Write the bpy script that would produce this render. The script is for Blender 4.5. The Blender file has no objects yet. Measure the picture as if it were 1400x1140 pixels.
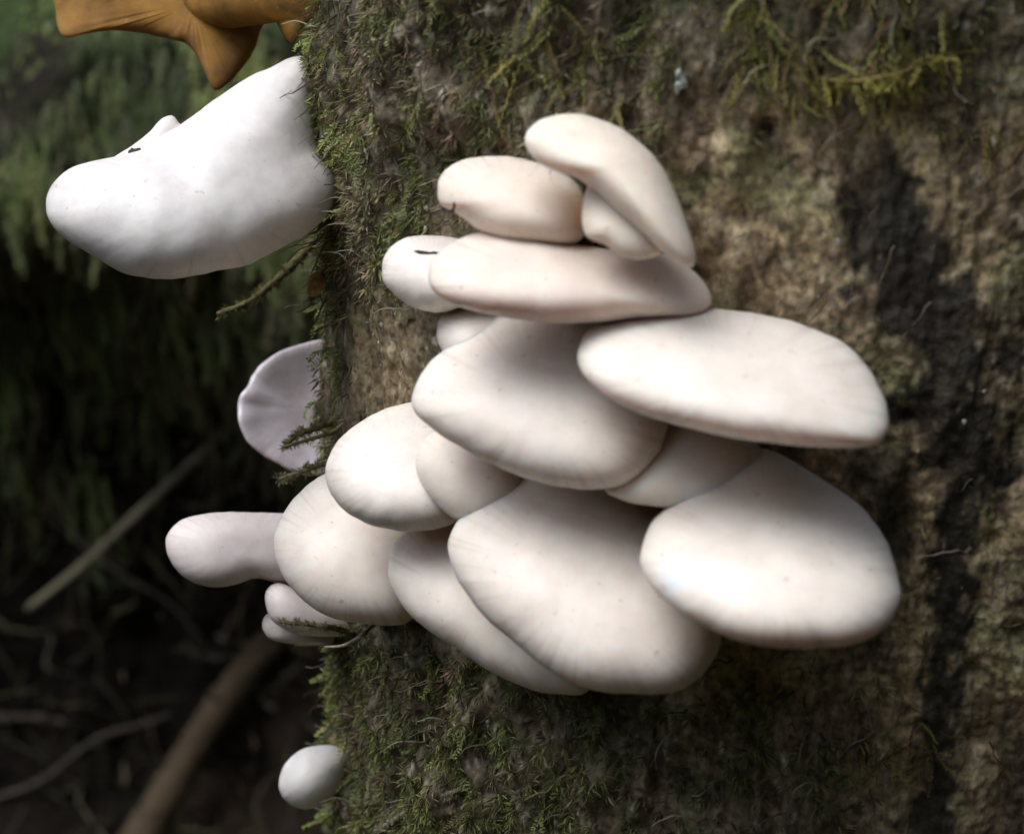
import bpy, math, random
import numpy as np
from mathutils import Vector
from mathutils.bvhtree import BVHTree

rng = np.random.default_rng(7)
random.seed(7)
scene = bpy.context.scene
col = scene.collection

# ------------------------------------------------------------------ camera
PITCH = math.radians(20.0)
DIST = 0.70                       # camera to the middle of the cluster
PXM = 0.0002                      # metres per photo pixel at that distance
TARGET = Vector((0.0, 0.0, 0.60))
FWD = Vector((0, math.cos(PITCH), -math.sin(PITCH)))
UPV = Vector((0, math.sin(PITCH), math.cos(PITCH)))
RGT = Vector((1, 0, 0))
CAM = TARGET - FWD * DIST
cam_data = bpy.data.cameras.new('camera')
cam = bpy.data.objects.new('camera', cam_data)
col.objects.link(cam)
cam.location = CAM
cam.rotation_euler = (math.radians(90) - PITCH, 0, 0)
cam_data.sensor_width = 36.0
cam_data.lens = 36.0 * DIST / (1400 * PXM)
cam_data.clip_start = 0.02
cam_data.clip_end = 300
cam_data.dof.use_dof = True
cam_data.dof.focus_distance = 0.742
cam_data.dof.aperture_fstop = 12.5
scene.camera = cam

# ------------------------------------------------------------------ sky, sun, exposure
SUN_EL, SUN_AZ = math.radians(66), math.radians(-100)   # from the upper left
world = bpy.data.worlds.new('World')
scene.world = world
world.use_nodes = True
wn, wl = world.node_tree.nodes, world.node_tree.links
wn.clear()
sky = wn.new('ShaderNodeTexSky')
sky.sky_type = 'NISHITA'
sky.sun_disc = False
sky.sun_elevation = SUN_EL
sky.sun_rotation = SUN_AZ
sky.dust_density = 3.0
hs = wn.new('ShaderNodeHueSaturation')
hs.inputs['Saturation'].default_value = 0.6            # an overcast sky, only a little blue
bgn = wn.new('ShaderNodeBackground')
bgn.inputs['Strength'].default_value = 0.12
wo = wn.new('ShaderNodeOutputWorld')
wl.new(sky.outputs[0], hs.inputs['Color'])
wl.new(hs.outputs[0], bgn.inputs['Color'])
wl.new(bgn.outputs[0], wo.inputs['Surface'])

sun_data = bpy.data.lights.new('sun', 'SUN')
sun_data.energy = 1.5
sun_data.angle = math.radians(48)
sun_data.color = (0.93, 0.965, 1.0)
sun = bpy.data.objects.new('sun', sun_data)
col.objects.link(sun)
sdir = Vector((math.sin(SUN_AZ) * math.cos(SUN_EL), math.cos(SUN_AZ) * math.cos(SUN_EL), math.sin(SUN_EL)))
sun.rotation_euler = sdir.to_track_quat('Z', 'Y').to_euler()
sun.location = (-1, -1, 3)

vs = scene.view_settings
vs.view_transform = 'Standard'
vs.look = 'None'
vs.gamma = 1.0
vs.exposure = 0.9
scene.cycles.use_denoising = True
scene.cycles.max_bounces = 8
scene.cycles.diffuse_bounces = 5

# ------------------------------------------------------------------ helpers
def ray(px, py):
    """direction of a photo pixel whose depth along the view axis is 1"""
    return FWD + RGT * ((px - 700) * PXM / DIST) + UPV * ((570 - py) * PXM / DIST)

def P(px, py, d):
    return CAM + ray(px, py) * d

F_, R_, U_, C_ = (np.array(v) for v in (FWD, RGT, UPV, CAM))
def project(co):
    q = co - C_
    d = q @ F_
    return 700 + (q @ R_) / d * DIST / PXM, 570 - (q @ U_) / d * DIST / PXM, d

def unproject(px, py, d):
    px, py, d = np.asarray(px, float), np.asarray(py, float), np.asarray(d, float)
    r = F_ + np.outer((px - 700) * PXM / DIST, R_) + np.outer((570 - py) * PXM / DIST, U_)
    return C_ + r * d[:, None]

_perm = np.random.default_rng(3).permutation(256)
_perm = np.concatenate([_perm, _perm, _perm])
_grad = np.random.default_rng(4).normal(size=(256, 3))
_grad /= np.linalg.norm(_grad, axis=1)[:, None]
def noise3(p):
    p = np.asarray(p, float)
    i = np.floor(p).astype(int)
    f = p - i
    u = f * f * f * (f * (f * 6 - 15) + 10)
    i &= 255
    out = 0
    for dx in (0, 1):
        wx = u[:, 0] if dx else 1 - u[:, 0]
        for dy in (0, 1):
            wy = u[:, 1] if dy else 1 - u[:, 1]
            for dz in (0, 1):
                wz = u[:, 2] if dz else 1 - u[:, 2]
                h = _perm[_perm[_perm[(i[:, 0] + dx) & 255] + ((i[:, 1] + dy) & 255)] + ((i[:, 2] + dz) & 255)]
                g = _grad[h]
                dot = g[:, 0] * (f[:, 0] - dx) + g[:, 1] * (f[:, 1] - dy) + g[:, 2] * (f[:, 2] - dz)
                out = out + wx * wy * wz * dot
    return out * 1.5
def fbm(p, octv=4, gain=0.5):
    p = np.asarray(p, float)
    a, s = 1.0, 0
    for k in range(octv):
        s = s + a * noise3(p + 17.3 * k)
        p = p * 2.03
        a *= gain
    return s
def sstep(a, b, x):
    t = np.clip((x - a) / (b - a), 0, 1)
    return t * t * (3 - 2 * t)
def mixc(c0, c1, t):
    return c0 * (1 - t[:, None]) + np.array(c1) * t[:, None]

def mesh_obj(name, verts, faces, mat, parent=None, smooth=True, attrs=None):
    me = bpy.data.meshes.new(name)
    verts = np.asarray(verts, np.float32)
    if isinstance(faces, np.ndarray):
        k = faces.shape[1]
        me.vertices.add(len(verts))
        me.vertices.foreach_set('co', verts.ravel())
        me.loops.add(faces.size)
        me.loops.foreach_set('vertex_index', faces.astype(np.int32).ravel())
        me.polygons.add(len(faces))
        me.polygons.foreach_set('loop_start', np.arange(0, faces.size, k, dtype=np.int32))
        me.polygons.foreach_set('use_smooth', np.full(len(faces), smooth))
        me.update(calc_edges=True)
    else:
        me.from_pydata(verts.tolist(), [], faces)
        me.polygons.foreach_set('use_smooth', np.full(len(me.polygons), smooth))
        me.update()
    if attrs:
        for an, av in attrs.items():
            av = np.asarray(av, np.float32)
            if av.shape[1] == 4:
                a = me.color_attributes.new(an, 'FLOAT_COLOR', 'POINT')
                a.data.foreach_set('color', av.ravel())
            else:
                a = me.attributes.new(an, 'FLOAT_VECTOR', 'POINT')
                a.data.foreach_set('vector', av.ravel())
    me.materials.append(mat)
    o = bpy.data.objects.new(name, me)
    col.objects.link(o)
    if parent is not None:
        o.parent = parent
        o.matrix_parent_inverse = parent.matrix_world.inverted()
    return o

def rgba(c):
    return np.hstack([np.clip(c, 0.002, 0.95), np.ones((len(c), 1))])

def tag(o, label, cat, group=None, kind=None):
    if label: o['label'] = label
    if cat: o['category'] = cat
    if group: o['group'] = group
    if kind: o['kind'] = kind
    return o

def empty(name, loc):
    e = bpy.data.objects.new(name, None)
    e.empty_display_size = 0.01
    e.location = loc
    col.objects.link(e)
    e.matrix_world = e.matrix_world.Translation(loc)
    return e

# ------------------------------------------------------------------ materials
def new_mat(name):
    m = bpy.data.materials.new(name)
    m.use_nodes = True
    n = m.node_tree.nodes
    return m, n, m.node_tree.links, n['Principled BSDF']

def attr_mat(name, rough=0.8, spec=0.3, fine=900.0, fine_amt=0.5, bump=0.0004, bscale=700.0, trans=0.0, stretch=1.0):
    """colour from the vertex attribute 'tone' varied by fine grain"""
    m, n, l, b = new_mat(name)
    at = n.new('ShaderNodeAttribute'); at.attribute_name = 'tone'
    tc = n.new('ShaderNodeTexCoord')
    mp = n.new('ShaderNodeMapping'); mp.inputs['Scale'].default_value = (1, 1, stretch)
    l.new(tc.outputs['Object'], mp.inputs['Vector'])
    nz = n.new('ShaderNodeTexNoise'); nz.inputs['Scale'].default_value = fine; nz.inputs['Detail'].default_value = 4
    l.new(mp.outputs[0], nz.inputs['Vector'])
    mr = n.new('ShaderNodeMapRange')
    mr.inputs['From Min'].default_value = 0.3; mr.inputs['From Max'].default_value = 0.7
    mr.inputs['To Min'].default_value = 1 - fine_amt; mr.inputs['To Max'].default_value = 1 + fine_amt
    l.new(nz.outputs['Fac'], mr.inputs['Value'])
    mx = n.new('ShaderNodeMix'); mx.data_type = 'RGBA'; mx.blend_type = 'MULTIPLY'
    mx.inputs['Factor'].default_value = 1.0
    l.new(at.outputs['Color'], mx.inputs['A']); l.new(mr.outputs[0], mx.inputs['B'])
    l.new(mx.outputs['Result'], b.inputs['Base Color'])
    b.inputs['Roughness'].default_value = rough
    b.inputs['Specular IOR Level'].default_value = spec
    if bump:
        n2 = n.new('ShaderNodeTexNoise'); n2.inputs['Scale'].default_value = bscale; n2.inputs['Detail'].default_value = 5
        l.new(mp.outputs[0], n2.inputs['Vector'])
        bp = n.new('ShaderNodeBump'); bp.inputs['Distance'].default_value = bump; bp.inputs['Strength'].default_value = 0.9
        l.new(n2.outputs['Fac'], bp.inputs['Height']); l.new(bp.outputs[0], b.inputs['Normal'])
    if trans:
        tr = n.new('ShaderNodeBsdfTranslucent'); ms = n.new('ShaderNodeMixShader')
        ms.inputs[0].default_value = trans
        l.new(mx.outputs['Result'], tr.inputs['Color'])
        out = n['Material Output']
        l.new(b.outputs[0], ms.inputs[1]); l.new(tr.outputs[0], ms.inputs[2]); l.new(ms.outputs[0], out.inputs['Surface'])
    return m

M_BARK = attr_mat('bark', rough=0.7, spec=0.35, fine=520, fine_amt=0.55, bump=0.0010, bscale=430, stretch=0.8)
M_SOIL = attr_mat('soil', rough=0.95, spec=0.1, fine=240, fine_amt=0.5, bump=0.003, bscale=180)
M_MOSS = attr_mat('moss', rough=0.55, spec=0.4, fine=500, fine_amt=0.25, bump=0, trans=0.3)
M_TWIG = attr_mat('twig', rough=0.85, spec=0.2, fine=600, fine_amt=0.35, bump=0.0004, bscale=900)
M_FLAKE = attr_mat('flake', rough=0.5, spec=0.5, fine=900, fine_amt=0.3, bump=0.0003)

def mushroom_mat(name, c0, c1, streak, rough=0.42, sss=0.65, spec=0.38, streak_amt=0.55, bruise=None, srad=(1.0, 0.45, 0.2), sscale=0.008):
    """c0/c1 mottled cap colours; streak: colour of faint radial streaks toward the margin"""
    m, n, l, b = new_mat(name)
    tc = n.new('ShaderNodeTexCoord')
    oi = n.new('ShaderNodeObjectInfo')
    at = n.new('ShaderNodeAttribute'); at.attribute_name = 'radial'      # (cos, sin, s)
    sp = n.new('ShaderNodeSeparateXYZ'); l.new(at.outputs['Vector'], sp.inputs[0])
    nz = n.new('ShaderNodeTexNoise'); nz.inputs['Scale'].default_value = 85; nz.inputs['Detail'].default_value = 8; nz.inputs['Roughness'].default_value = 0.62
    l.new(tc.outputs['Object'], nz.inputs['Vector'])
    rmp = n.new('ShaderNodeMapRange'); rmp.inputs['From Min'].default_value = 0.35; rmp.inputs['From Max'].default_value = 0.68
    l.new(nz.outputs['Fac'], rmp.inputs['Value'])
    m1 = n.new('ShaderNodeMix'); m1.data_type = 'RGBA'
    m1.inputs['A'].default_value = (*c0, 1); m1.inputs['B'].default_value = (*c1, 1)
    l.new(rmp.outputs[0], m1.inputs['Factor'])
    # streaks
    cm = n.new('ShaderNodeCombineXYZ')
    l.new(sp.outputs['X'], cm.inputs['X']); l.new(sp.outputs['Y'], cm.inputs['Y']); l.new(oi.outputs['Random'], cm.inputs['Z'])
    n2 = n.new('ShaderNodeTexNoise'); n2.inputs['Scale'].default_value = 14; n2.inputs['Detail'].default_value = 4
    l.new(cm.outputs[0], n2.inputs['Vector'])
    r2 = n.new('ShaderNodeMapRange'); r2.inputs['From Min'].default_value = 0.5; r2.inputs['From Max'].default_value = 0.72
    l.new(n2.outputs['Fac'], r2.inputs['Value'])
    r3 = n.new('ShaderNodeMapRange'); r3.inputs['From Min'].default_value = 0.55; r3.inputs['From Max'].default_value = 0.98
    r3.inputs['To Max'].default_value = streak_amt
    l.new(sp.outputs['Z'], r3.inputs['Value'])
    mu = n.new('ShaderNodeMath'); mu.operation = 'MULTIPLY'
    l.new(r2.outputs[0], mu.inputs[0]); l.new(r3.outputs[0], mu.inputs[1])
    m2 = n.new('ShaderNodeMix'); m2.data_type = 'RGBA'
    l.new(mu.outputs[0], m2.inputs['Factor']); l.new(m1.outputs['Result'], m2.inputs['A'])
    m2.inputs['B'].default_value = (*streak, 1)
    # small specks
    n3 = n.new('ShaderNodeTexNoise'); n3.inputs['Scale'].default_value = 420; n3.inputs['Detail'].default_value = 2
    l.new(tc.outputs['Object'], n3.inputs['Vector'])
    r4 = n.new('ShaderNodeMapRange'); r4.inputs['From Min'].default_value = 0.68; r4.inputs['From Max'].default_value = 0.76
    r4.inputs['To Max'].default_value = 0.5 if c0[0] > 0.3 else 0.0
    l.new(n3.outputs['Fac'], r4.inputs['Value'])
    m3 = n.new('ShaderNodeMix'); m3.data_type = 'RGBA'
    l.new(r4.outputs[0], m3.inputs['Factor']); l.new(m2.outputs['Result'], m3.inputs['A'])
    m3.inputs['B'].default_value = (0.42, 0.33, 0.24, 1)
    m4 = n.new('ShaderNodeMix'); m4.data_type = 'RGBA'; m4.blend_type = 'MULTIPLY'; m4.inputs['Factor'].default_value = 1
    l.new(m3.outputs['Result'], m4.inputs['A']); l.new(oi.outputs['Color'], m4.inputs['B'])
    last = m4.outputs['Result']
    if bruise is not None:                                   # a bluish bruise at one place of the skin
        pos, rad, bcol = bruise
        vd = n.new('ShaderNodeVectorMath'); vd.operation = 'DISTANCE'
        geo = n.new('ShaderNodeNewGeometry')
        l.new(geo.outputs['Position'], vd.inputs[0]); vd.inputs[1].default_value = pos
        wv = n.new('ShaderNodeMath'); wv.operation = 'MULTIPLY_ADD'
        l.new(n3.outputs['Fac'], wv.inputs[0]); wv.inputs[1].default_value = rad; l.new(vd.outputs['Value'], wv.inputs[2])
        rb_ = n.new('ShaderNodeMapRange'); rb_.inputs['From Min'].default_value = rad * 0.6; rb_.inputs['From Max'].default_value = rad * 1.6
        rb_.inputs['To Min'].default_value = 0.75; rb_.inputs['To Max'].default_value = 0.0
        l.new(wv.outputs[0], rb_.inputs['Value'])
        m6 = n.new('ShaderNodeMix'); m6.data_type = 'RGBA'
        l.new(rb_.outputs[0], m6.inputs['Factor']); l.new(last, m6.inputs['A']); m6.inputs['B'].default_value = (*bcol, 1)
        last = m6.outputs['Result']
    l.new(last, b.inputs['Base Color'])
    n5 = n.new('ShaderNodeTexNoise'); n5.inputs['Scale'].default_value = 260; n5.inputs['Detail'].default_value = 6
    l.new(tc.outputs['Object'], n5.inputs['Vector'])
    r5 = n.new('ShaderNodeMapRange'); r5.inputs['To Min'].default_value = rough - 0.1; r5.inputs['To Max'].default_value = rough + 0.12
    l.new(n5.outputs['Fac'], r5.inputs['Value']); l.new(r5.outputs[0], b.inputs['Roughness'])
    bp = n.new('ShaderNodeBump'); bp.inputs['Distance'].default_value = 0.0007; bp.inputs['Strength'].default_value = 0.3
    l.new(n5.outputs['Fac'], bp.inputs['Height']); l.new(bp.outputs[0], b.inputs['Normal'])
    b.inputs['Specular IOR Level'].default_value = spec
    b.inputs['Subsurface Weight'].default_value = sss
    b.inputs['Subsurface Radius'].default_value = srad
    b.inputs['Subsurface Scale'].default_value = sscale
    return m

M_CREAM = mushroom_mat('cream_cap', (0.775, 0.71, 0.64), (0.68, 0.61, 0.545), (0.47, 0.40, 0.35), rough=0.45)
M_PEARL = mushroom_mat('pearl_cap', (0.765, 0.74, 0.705), (0.64, 0.60, 0.585), (0.52, 0.44, 0.40), rough=0.42, sss=0.4, srad=(1, 0.75, 0.55), sscale=0.004)
M_LILAC = mushroom_mat('lilac_cap', (0.56, 0.52, 0.57), (0.42, 0.37, 0.40), (0.34, 0.25, 0.18), rough=0.3, spec=0.7, sss=0.2, sscale=0.003)
M_ORANGE = mushroom_mat('withered_cap', (0.36, 0.19, 0.042), (0.17, 0.085, 0.028), (0.22, 0.155, 0.095), rough=0.75, sss=0.3, streak_amt=0.7, spec=0.12)
M_GILL = mushroom_mat('gills', (0.62, 0.40, 0.20), (0.52, 0.31, 0.14), (0.45, 0.28, 0.15), rough=0.6)
M_DARK, _n, _l, _b = new_mat('debris')
_b.inputs['Base Color'].default_value = (0.035, 0.027, 0.02, 1); _b.inputs['Roughness'].default_value = 0.8

# ------------------------------------------------------------------ ground, bank
def grid_faces(nu, nv):
    i = np.arange(nu * nv).reshape(nv, nu)
    return np.stack([i[:-1, :-1], i[:-1, 1:], i[1:, 1:], i[1:, :-1]], -1).reshape(-1, 4)

gx = np.sign(np.linspace(-1, 1, 121)) * np.abs(np.linspace(-1, 1, 121)) ** 3 * 70
gy = gx.copy()
X, Y = np.meshgrid(gx, gy)
v = np.stack([X.ravel(), Y.ravel(), np.zeros(X.size)], 1)
v[:, 2] = fbm(np.c_[v[:, :2] * 2.0, np.zeros(len(v))], 4) * 0.02 * (np.abs(v[:, :2]).max(1) > 0.0)
t = fbm(np.c_[v[:, :2] * 5, np.ones(len(v))], 4)
c = mixc(np.tile([0.030, 0.024, 0.017], (len(v), 1)), [0.05, 0.048, 0.022], sstep(-0.2, 0.5, t))
tag(mesh_obj('ground', v, grid_faces(121, 121), M_SOIL, attrs={'tone': rgba(c)}), 'dark damp forest floor around the trunk', 'ground', kind='structure')

# mossy bank with an overhanging lip and a hollow under it, behind the trunk
prof = np.array([(0.30, -0.05), (0.45, 0.00), (0.60, 0.03), (0.68, 0.09), (0.72, 0.18), (0.73, 0.27), (0.71, 0.35), (0.67, 0.41),
                 (0.61, 0.45), (0.56, 0.475), (0.555, 0.51), (0.60, 0.56), (0.68, 0.62), (0.79, 0.70), (0.92, 0.78), (1.1, 0.86), (1.5, 0.97), (2.4, 0.9), (3.4, 0.4), (4.0, -0.1)])
seg = np.r_[0, np.cumsum(np.linalg.norm(np.diff(prof, axis=0), axis=1))]
tt = np.unique(np.r_[np.linspace(0, 0.35, 20), np.linspace(0.35, 1.75, 260), np.linspace(1.75, seg[-1], 70)])
py_ = np.interp(tt, seg, prof[:, 0]); pz_ = np.interp(tt, seg, prof[:, 1])
for _ in range(6):
    py_[1:-1] = (py_[:-2] + 2 * py_[1:-1] + py_[2:]) / 4; pz_[1:-1] = (pz_[:-2] + 2 * pz_[1:-1] + pz_[2:]) / 4
bx = np.unique(np.r_[np.linspace(-2.6, -0.55, 60), np.linspace(-0.55, 0.15, 180), np.linspace(0.15, 2.6, 70)])
BX, BT = np.meshgrid(bx, np.arange(len(tt)))
v = np.stack([BX.ravel(), py_[BT.ravel()], pz_[BT.ravel()]], 1)
v0 = v.copy()
q = v0 * np.array([4, 4, 4])
amp = 0.10
v[:, 1] += fbm(q, 5) * amp * 0.55 + 0.10 * np.sin(v0[:, 0] * 2.1 + 0.6) * 0.5
v[:, 2] += fbm(q + 40, 5) * amp * 0.35
v[:, 1] += fbm(v0 * 28, 3) * 0.012
v[:, 1] -= 0.45 * np.minimum(v0[:, 0] + 0.05, 0) * sstep(1.5, 0.6, -v0[:, 0])
edge = sstep(1.6, 2.6, np.abs(v0[:, 0]))
v[:, 2] = v[:, 2] * (1 - edge) - 0.1 * edge
tn = fbm(v0 * 9 + 5, 4)
c = mixc(np.tile([0.012, 0.009, 0.007], (len(v), 1)), [0.026, 0.019, 0.013], sstep(0.0, 0.6, tn))
up = sstep(0.45, 0.56, v0[:, 2])
c = mixc(c, [0.035, 0.055, 0.018], up * sstep(-0.4, 0.2, tn) * 0.8)
bank_faces = grid_faces(len(bx), len(tt))
bank = mesh_obj('bank', v, bank_faces, M_SOIL, attrs={'tone': rgba(c)})
tag(bank, 'dark earth bank with an overhanging mossy lip behind the trunk', 'bank', kind='structure')
BANK_V, BANK_Z0 = v, v0
bank_bvh = BVHTree.FromPolygons([Vector(p) for p in v.tolist()], bank_faces.tolist())
def bank_depth(px, py):
    r = ray(px, py)
    hit = bank_bvh.ray_cast(CAM, r.normalized(), 6.0)
    if hit[0] is None: return 1.5
    return (hit[0] - CAM).dot(FWD)

# ------------------------------------------------------------------ trunk
TR, TCX, TCY = 0.16, 0.1017, 0.12
def trunk_depth(px, py):
    """camera-axis depth of the plain trunk cylinder along a photo pixel (or of its edge beside it)"""
    r = ray(px, py)
    ox, oy = CAM.x - TCX, CAM.y - TCY
    a = r.x ** 2 + r.y ** 2; b = ox * r.x + oy * r.y; cc = ox * ox + oy * oy - TR * TR
    disc = b * b - a * cc
    return (-b - math.sqrt(max(disc, 0.0))) / a

th = np.unique(np.r_[np.linspace(-math.pi, math.pi, 160), np.radians(np.linspace(-115, 85, 560))])
zz = np.unique(np.r_[np.linspace(-0.03, 0.40, 60), np.linspace(0.40, 0.80, 430), np.linspace(0.80, 2.6, 120)])
TH, ZZ = np.meshgrid(th, zz)
TH, ZZ = TH.ravel(), ZZ.ravel()
def trunk_base(TH, ZZ, extra=0.0):
    r = TR + 0.10 * np.clip((0.32 - ZZ) / 0.32, 0, 1) ** 2 * (1 + 0.35 * np.sin(TH * 5)) - 0.006 * np.clip(ZZ - 0.8, 0, 2)
    nx, ny = np.sin(TH), -np.cos(TH)
    s3 = np.c_[nx * TR, ny * TR, ZZ]
    d = fbm(s3 * np.array([30, 30, 14]), 4) * 0.0030
    d += fbm(s3 * np.array([120, 120, 45]) + 9, 4) * 0.0016
    d += np.minimum(0, fbm(s3 * np.array([85, 85, 9]) + 3, 3) + 0.12) * 0.005        # vertical fissures
    d += fbm(s3 * 330 + 21, 2) * 0.0005
    d += np.clip(fbm(s3 * np.array([75, 75, 55]) + 61, 3) + 0.1, -0.2, 1) * 0.0055 * sstep(math.radians(10), math.radians(-45), TH) * np.clip(np.abs(ZZ - 0.605) / 0.06 - 0.2, 0.15, 1)
    r = r + d + extra
    return np.c_[TCX + nx * r, TCY + ny * r, ZZ]
tv = trunk_base(TH, ZZ)
tpx, tpy, _d = project(tv)
facing = (np.sin(TH) * (CAM.x - tv[:, 0]) - np.cos(TH) * (CAM.y - tv[:, 1])) > 0
# beetle holes and knots in the bare wood
for (hx, hy, hr, hd) in [(1047, 178, 12, 4), (1012, 302, 17, 3.5), (1243, 570, 8, 4), (1357, 742, 11, 3), (1392, 865, 10, 3), (1333, 918, 14, 3),
                         (1346, 308, 10, 2), (1330, 1010, 12, 2.5), (1190, 880, 13, 2.5), (905, 128, 12, 2.5)]:
    g = np.exp(-(((tpx - hx) / hr) ** 2 + ((tpy - hy) / (hr * 1.3)) ** 2)) * facing
    tv[:, 0] -= np.sin(TH) * g * hd * 0.001; tv[:, 1] += np.cos(TH) * g * hd * 0.001
s3 = np.c_[np.sin(TH) * TR, -np.cos(TH) * TR, ZZ]
nA = fbm(s3 * np.array([45, 45, 30]), 4); nB = fbm(s3 * np.array([150, 150, 70]) + 4, 4); nC = fbm(s3 * 120 + 11, 4)
nD = fbm(s3 * np.array([40, 40, 420]) + 31, 3); nE = fbm(s3 * np.array([420, 420, 160]) + 8, 3)
wood = np.tile([0.150, 0.112, 0.070], (len(tv), 1))
wood = mixc(wood, [0.215, 0.168, 0.095], sstep(-0.1, 0.6, nA + 0.4 * nB))
wood = mixc(wood, [0.075, 0.052, 0.034], sstep(0.0, 0.5, nC) * 0.85)
wood = mixc(wood, [0.035, 0.026, 0.02], sstep(0.25, 0.6, fbm(s3 * np.array([210, 210, 120]) + 91, 4)) * 0.8)
wood = mixc(wood, [0.26, 0.215, 0.14], sstep(0.2, 0.7, fbm(s3 * np.array([90, 90, 60]) + 55, 4)) * 0.6)
wood = mixc(wood, [0.11, 0.115, 0.055], sstep(0.1, 0.6, fbm(s3 * 60 + 77, 4)) * 0.6)        # algae film
wood = mixc(wood, [0.06, 0.04, 0.028], sstep(0.15, 0.6, nD) * 0.45)
wood = mixc(wood, [0.23, 0.21, 0.17], sstep(0.3, 0.8, nE) * 0.5)
humus_shade = np.tile([0.048, 0.038, 0.026], (len(tv), 1))
humus_shade = mixc(humus_shade, [0.11, 0.088, 0.062], sstep(0.0, 0.7, nB))
humus_shade = mixc(humus_shade, [0.04, 0.052, 0.020], sstep(0.0, 0.6, nC) * 0.7)
humus_shade = mixc(humus_shade, [0.24, 0.22, 0.19], sstep(0.35, 0.8, nE) * 0.6)
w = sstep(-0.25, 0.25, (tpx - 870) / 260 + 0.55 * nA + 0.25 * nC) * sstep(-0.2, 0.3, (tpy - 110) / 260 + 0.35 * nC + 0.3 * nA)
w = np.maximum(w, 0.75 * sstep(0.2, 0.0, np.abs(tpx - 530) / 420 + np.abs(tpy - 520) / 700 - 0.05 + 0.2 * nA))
w *= 1 - 0.8 * sstep(900, 1010, tpy + 70 * nA) * sstep(1230, 1090, tpx + 60 * nC)  # dark humus below the cluster also paints in its shadow
tc_ = humus_shade * (1 - w[:, None]) + wood * w[:, None]
# wet black stain running down the wood
path = np.array([(1195, 190), (1215, 280), (1250, 380), (1295, 470), (1300, 560), (1325, 650), (1300, 760), (1290, 900), (1280, 1040), (1262, 1200)], float)
wd = np.array([40, 66, 80, 84, 76, 50, 38, 30, 34, 34], float)
yy = np.clip(tpy, 100, 1250)
cxp = np.interp(yy, path[:, 1], path[:, 0]); wdp = np.interp(yy, path[:, 1], wd)
st = sstep(1.15, 0.6, np.abs(tpx - cxp) / wdp + 0.75 * nC + 0.45 * nA + 0.4 * nE) * sstep(150, 260, tpy + 60 * nA)
path2 = np.array([(1200, 600), (1225, 700), (1190, 800), (1180, 900)], float)
cx2 = np.interp(yy, path2[:, 1], path2[:, 0])
st = np.maximum(st, 0.9 * sstep(1.3, 0.5, np.abs(tpx - cx2) / 42 + 0.6 * nC) * sstep(590, 650, tpy) * sstep(930, 850, tpy))
st = np.maximum(st, 0.8 * sstep(1.2, 0.5, np.abs(tpx - 1385) / 22 + 0.6 * nC) * sstep(940, 1010, tpy))
st *= facing
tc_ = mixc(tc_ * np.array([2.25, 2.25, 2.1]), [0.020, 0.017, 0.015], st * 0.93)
nth, nz_ = len(th), len(zz)
trunk = empty('tree_trunk', (TCX, TCY, 0))
tag(trunk, 'weathered brown mossy tree trunk with a wet black streak', 'tree trunk')
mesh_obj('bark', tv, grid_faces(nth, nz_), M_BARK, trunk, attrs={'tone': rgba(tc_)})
# a ring closing the broken top
top = tv[-nth:]
tcap = np.vstack([top, [[TCX, TCY, 2.58]]])
mesh_obj('broken_top', tcap, [(i, i + 1, nth) for i in range(nth - 1)], M_BARK, trunk, attrs={'tone': rgba(np.tile([0.12, 0.09, 0.06], (len(tcap), 1)))})

# ------------------------------------------------------------------ mushrooms
def catmull(pts, n):
    pts = np.array(pts, float)
    k = len(pts)
    out = []
    dens = 12
    for i in range(k):
        p0, p1, p2, p3 = pts[i - 1], pts[i], pts[(i + 1) % k], pts[(i + 2) % k]
        for j in range(dens):
            t = j / dens
            out.append(0.5 * ((2 * p1) + (-p0 + p2) * t + (2 * p0 - 5 * p1 + 4 * p2 - p3) * t * t + (-p0 + 3 * p1 - 3 * p2 + p3) * t ** 3))
    out = np.array(out)
    for _ in range(10):
        out = (np.roll(out, 1, 0) + 2 * out + np.roll(out, -1, 0)) / 4
    L = np.r_[0, np.cumsum(np.linalg.norm(np.diff(np.vstack([out, out[:1]]), axis=0), axis=1))]
    u = np.linspace(0, L[-1], n, endpoint=False)
    full = np.vstack([out, out[:1]])
    return np.c_[np.interp(u, L, full[:, 0]), np.interp(u, L, full[:, 1])]

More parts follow.
